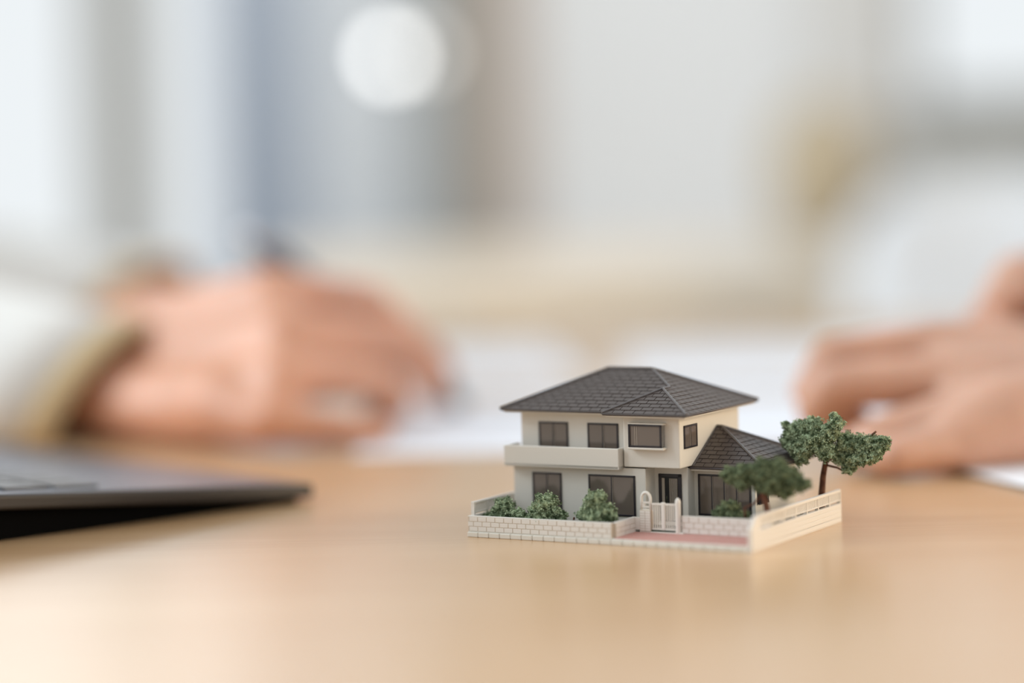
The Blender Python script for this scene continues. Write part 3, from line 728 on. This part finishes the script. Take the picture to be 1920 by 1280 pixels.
def sleeve(name, m, parent, path, rad, thick=.0025, n=40, lining=None):
    path = [Vector(p) for p in path]; vs = []; fs = []
    # resample
    P = []; Rr = []
    for i in range(len(path) - 1):
        for k in range(8):
            t = k / 8; P.append(path[i].lerp(path[i + 1], t)); Rr.append(rad[i] * (1 - t) + rad[i + 1] * t)
    P.append(path[-1]); Rr.append(rad[-1])
    def rings(off, seed):
        out = []; up = None
        for i, p in enumerate(P):
            d = (P[min(i + 1, len(P) - 1)] - P[max(i - 1, 0)]).normalized()
            a_ = d.cross(Vector((0, 0, 1))).normalized(); c_ = d.cross(a_)
            for k in range(n):
                t = 2 * PI * k / n
                q = Vector((math.cos(t), math.sin(t), i * .35))
                wr = .0045 * min(1, i / 6) * noise.noise(q * 2.3) + .003 * min(1, i / 6) * math.sin(i * 1.1 + 2 * t)
                r = Rr[i] + off + wr
                v = p + (a_ * math.cos(t) + c_ * math.sin(t)) * r
                if lining: v.x += (.5 * (v.z - p.z) - .004) * max(0, 1 - i / 6)
                v.z = max(v.z, .001 - off)
                out.append(tuple(v))
        return out
    o1 = rings(0, 0); o2 = rings(-thick, 0); N = len(P)
    vs = o1 + o2; off = N * n
    for i in range(N - 1):
        for k in range(n):
            k2 = (k + 1) % n
            fs.append((i * n + k, i * n + k2, (i + 1) * n + k2, (i + 1) * n + k))
            fs.append((off + i * n + k2, off + i * n + k, off + (i + 1) * n + k, off + (i + 1) * n + k2))
    for k in range(n):
        k2 = (k + 1) % n
        fs.append((k2, k, off + k, off + k2)); e0 = (N - 1) * n; fs.append((e0 + k, e0 + k2, off + e0 + k2, off + e0 + k))
    s = MB().add(vs, fs).build(name, m, parent, smooth=True)
    if lining:
        vs = []; fs = []
        d0 = (P[0] - P[1]).normalized() * .015
        r0 = [Vector(v) for v in o1[:n]]; c0 = P[0]
        for sc_, dd in ((1.012, -d0 * .2), (1.02, d0 * .9), (.93, d0 * .9), (.93, -d0 * .5)):
            for v in r0:
                q = c0 + (v - c0) * sc_ + dd; q.z = max(q.z, .0008); vs.append(tuple(q))
        for j in range(3):
            for k in range(n):
                k2 = (k + 1) % n; fs.append((j * n + k, j * n + k2, (j + 1) * n + k2, (j + 1) * n + k))
        MB().add(vs, fs).build('cuff_lining', lining, s, smooth=True)
    return s
def nails(tips, parent, up):
    for i, (p, q, r) in enumerate(tips):
        d = (q - p).normalized(); u = (Vector(up) - d * Vector(up).dot(d)).normalized(); s = d.cross(u)
        c = q + u * r * .78 + d * r * .15
        b = MB(); ring = []
        for (ro, h) in ((0, .0012), (.6, .0009), (1, -.0012)):
            for k in range(10):
                t = 2 * PI * k / 10
                ring.append(tuple(c + d * math.cos(t) * ro * r * .75 + s * math.sin(t) * ro * r * .62 + u * (h - .0012 * ro * abs(math.sin(t)))))
        fs = [(j * 10 + k, j * 10 + (k + 1) % 10, (j + 1) * 10 + (k + 1) % 10, (j + 1) * 10 + k) for j in range(2) for k in range(10)]
        b.add(ring, fs + [tuple(range(20, 30))[::-1]]).build('fingernail', m_nail, parent, smooth=True)

# ---- person writing, left
P1 = tag(empty('person', (-.72, 1.44, ZF)), 'person in a cream long-sleeved jacket with tan cuff lining, writing with the right hand', 'person')
def PL(parent): return parent
b = MB()
wr = at(212, 728, 1.16)
F4 = [[at(505, 548, 1.115), at(690, 562, 1.195), at(775, 632, 1.215), at(828, 692, 1.23)],
      [at(530, 625, 1.095), at(738, 638, 1.165), at(788, 692, 1.18), at(812, 738, 1.20)],
      [at(528, 706, 1.080), at(715, 712, 1.135), at(742, 755, 1.14), at(700, 778, 1.16)],
      [at(508, 785, 1.070), at(610, 803, 1.08), at(672, 815, 1.075), at(718, 808, 1.08)]]
tips1 = build_hand(b, wr, F4, [at(350, 680, 1.17), at(480, 600, 1.20), at(660, 640, 1.245), at(790, 690, 1.25)],
                   heel=[(at(310, 775, 1.125), .019), (at(420, 775, 1.095), .019), (at(490, 785, 1.075), .0125)])
el = Vector((-.46, 1.27, .06)); sh = Vector((-.66, 1.22, .29))
chain(b, [(wr, .0215), (wr.lerp(el, .5), .032), (el, .038), (sh, .048)])
# far (left) hand resting behind
wl_ = at(215, 590, 1.40)
G4 = [[at(300 + 12 * i, 560 + 14 * i, 1.37 - .022 * i), at(385 + 6 * i, 575 + 18 * i, 1.38 - .022 * i), at(402, 615 + 14 * i, 1.39 - .022 * i), at(370, 628 + 12 * i, 1.40 - .022 * i)] for i in range(4)]
tips1b = build_hand(b, wl_, G4, [at(270, 610, 1.42), at(330, 640, 1.43), at(390, 660, 1.42), at(430, 670, 1.41)])
el2 = Vector((-.46, 1.62, .06)); sh2 = Vector((-.66, 1.66, .29))
chain(b, [(wl_, .0235), (wl_.lerp(el2, .5), .034), (el2, .038), (sh2, .048)])
tc_ = Vector((-.70, 1.44, .27)); 
chain(b, [(sh, .05), (tc_, .07), (sh2, .05)]); chain(b, [(tc_, .09), (Vector((-.74, 1.44, -.22)), .10)])
chain(b, [(tc_, .06), (Vector((-.67, 1.44, .40)), .055), (Vector((-.64, 1.44, .47)), .055)])
hc = Vector((-.64, 1.44, .50)); head(b, hc, (1, 0, 0))
for y in (1.34, 1.54): chain(b, [(Vector((-.74, y, -.24)), .07), (Vector((-.42, y, -.24)), .06), (Vector((-.38, y, -.66)), .04), (Vector((-.27, y, -.68)), .035)])
b.v = [tuple(Vector(v) - P1.location) for v in b.v]
body1 = remesh(b, 'body', m_skin, P1, .0026)
off1 = empty  # children below are placed in world space then shifted into the person's frame
def shift(o, P): o.location = Vector(o.location) - P.location
s1 = sleeve('sleeve', m_jacket, P1, [at(178, 735, 1.15), el + Vector((0, 0, .005)), sh], [.035, .054, .075], lining=m_lining); shift(s1, P1)
s2 = sleeve('sleeve', m_jacket, P1, [at(250, 590, 1.40), el2 + Vector((0, 0, .005)), sh2], [.034, .054, .075], lining=m_lining); shift(s2, P1)
b = MB(); chain(b, [(sh, .078), (tc_, .12), (sh2, .078)]); chain(b, [(tc_, .14), (Vector((-.75, 1.44, .0)), .145), (Vector((-.75, 1.44, -.25)), .15)])
b.v = [tuple(Vector(v) - P1.location) for v in b.v]; remesh(b, 'jacket', m_jacket, P1, .008)
b = MB()
chain(b, [(Vector((-.76, 1.36, -.22)), .13), (Vector((-.76, 1.52, -.22)), .13)])
for y in (1.34, 1.54): chain(b, [(Vector((-.76, y, -.25)), .115), (Vector((-.42, y, -.24)), .078), (Vector((-.385, y, -.62)), .06)])
b.v = [tuple(Vector(v) - P1.location) for v in b.v]; remesh(b, 'trousers', m_side, P1, .01)
b = MB(); capsule(b, hc + Vector((-.02, 0, .05)), .096, hc + Vector((-.045, 0, -.03)), .08)
b.v = [tuple(Vector(v) - P1.location) for v in b.v]; remesh(b, 'hair', m_hair, P1, .006)
def eyes(P, c, f):
    c = Vector(c); f = Vector(f); s = Vector((-f.y, f.x, 0))
    for k in (-1, 1):
        bm = bmesh.new(); bmesh.ops.create_uvsphere(bm, u_segments=10, v_segments=8, radius=.011)
        me = bpy.data.meshes.new('eye'); bm.to_mesh(me); bm.free()
        o = link('eye', me, m_dark, P, True); o.location = c + f * .074 + s * k * .031 + Vector((0, 0, .012)) - P.location
eyes(P1, hc, (1, 0, 0))
def nail_set(tips, P, up):
    n0 = len(P.children); before = set(P.children)
    nails(tips, P, up)
    for o in P.children:
        if o not in before: shift(o, P)
nail_set(tips1[:4], P1, (.3, -.6, .6))

# ---- person with folded hands, right
P2 = tag(empty('person', (.80, 1.2, ZF)), 'person in a pale blue shirt resting folded bare hands at the right table edge', 'person')
b = MB()
wr2 = at(2035, 745, .985)
K4 = [[at(1768, 650, 1.0), at(1560, 668, .995), at(1518, 735, .99), at(1590, 770, 1.0)],
      [at(1800, 712, .975), at(1565, 722, .968), at(1530, 770, .975), at(1600, 790, .985)],
      [at(1812, 775, .95), at(1640, 822, .935), at(1600, 850, .94), at(1650, 868, .955)],
      [at(1812, 838, .93), at(1680, 862, .915), at(1650, 872, .92), at(1690, 875, .935)]]
tips2 = build_hand(b, wr2, K4, [at(1950, 690, 1.02), at(1860, 650, 1.04), at(1800, 660, 1.05), at(1740, 690, 1.055)],
                   heel=[(at(2000, 800, .96), .020), (at(1880, 830, .94), .018), (at(1800, 838, .93), .0125)])
er = Vector((.47, .93, .055)); shr = Vector((.66, 1.0, .28))
chain(b, [(wr2, .0255), (wr2.lerp(er, .5), .036), (er, .040), (shr, .05)])
wr3 = at(2110, 640, 1.10)
J4 = [[at(1905, 575, 1.10), at(1888, 535, 1.085), at(1850, 600, 1.06), at(1800, 640, 1.055)],
      [at(1905, 640, 1.085), at(1800, 640, 1.07), at(1760, 690, 1.055), at(1770, 720, 1.04)],
      [at(1905, 700, 1.07), at(1800, 715, 1.05), at(1760, 760, 1.04), at(1790, 785, 1.03)],
      [at(1905, 755, 1.055), at(1820, 785, 1.035), at(1790, 810, 1.03), at(1810, 830, 1.02)]]
tips3 = build_hand(b, wr3, J4, [at(2010, 590, 1.09), at(1935, 520, 1.075), at(1905, 520, 1.055), at(1880, 560, 1.04)])
er2 = Vector((.48, 1.40, .055)); shr2 = Vector((.66, 1.42, .28))
chain(b, [(wr3, .0255), (wr3.lerp(er2, .5), .036), (er2, .040), (shr2, .05)])
tc2 = Vector((.73, 1.21, .27))
chain(b, [(shr, .05), (tc2, .07), (shr2, .05)]); chain(b, [(tc2, .09), (Vector((.78, 1.21, -.22)), .10)])
chain(b, [(tc2, .06), (Vector((.70, 1.21, .40)), .055), (Vector((.67, 1.21, .47)), .055)])
hc2 = Vector((.67, 1.21, .51)); head(b, hc2, (-1, 0, 0))
for y in (1.11, 1.31): chain(b, [(Vector((.78, y, -.24)), .07), (Vector((.46, y, -.24)), .06), (Vector((.42, y, -.66)), .04), (Vector((.31, y, -.68)), .035)])
b.v = [tuple(Vector(v) - P2.location) for v in b.v]
remesh(b, 'body', m_skin2, P2, .0026)
s3 = sleeve('sleeve', m_shirt, P2, [wr2.lerp(er, .45), er + Vector((0, 0, .005)), shr], [.045, .056, .075]); shift(s3, P2)
s4 = sleeve('sleeve', m_shirt, P2, [wr3.lerp(er2, .4), er2 + Vector((0, 0, .005)), shr2], [.045, .056, .075]); shift(s4, P2)
b = MB(); chain(b, [(shr, .078), (tc2, .12), (shr2, .078)]); chain(b, [(tc2, .14), (Vector((.78, 1.21, .0)), .145), (Vector((.78, 1.21, -.25)), .15)])
b.v = [tuple(Vector(v) - P2.location) for v in b.v]; remesh(b, 'shirt', m_shirt, P2, .008)
b = MB()
chain(b, [(Vector((.80, 1.13, -.22)), .13), (Vector((.80, 1.29, -.22)), .13)])
for y in (1.11, 1.31): chain(b, [(Vector((.80, y, -.25)), .115), (Vector((.46, y, -.24)), .078), (Vector((.425, y, -.62)), .06)])
b.v = [tuple(Vector(v) - P2.location) for v in b.v]; remesh(b, 'trousers', m_side, P2, .01)
b = MB(); capsule(b, hc2 + Vector((.02, 0, .05)), .096, hc2 + Vector((.045, 0, -.03)), .08)
b.v = [tuple(Vector(v) - P2.location) for v in b.v]; remesh(b, 'hair', m_hair, P2, .006)
eyes(P2, hc2, (-1, 0, 0)); nail_set(tips2[:4], P2, (-.3, -.6, .6))
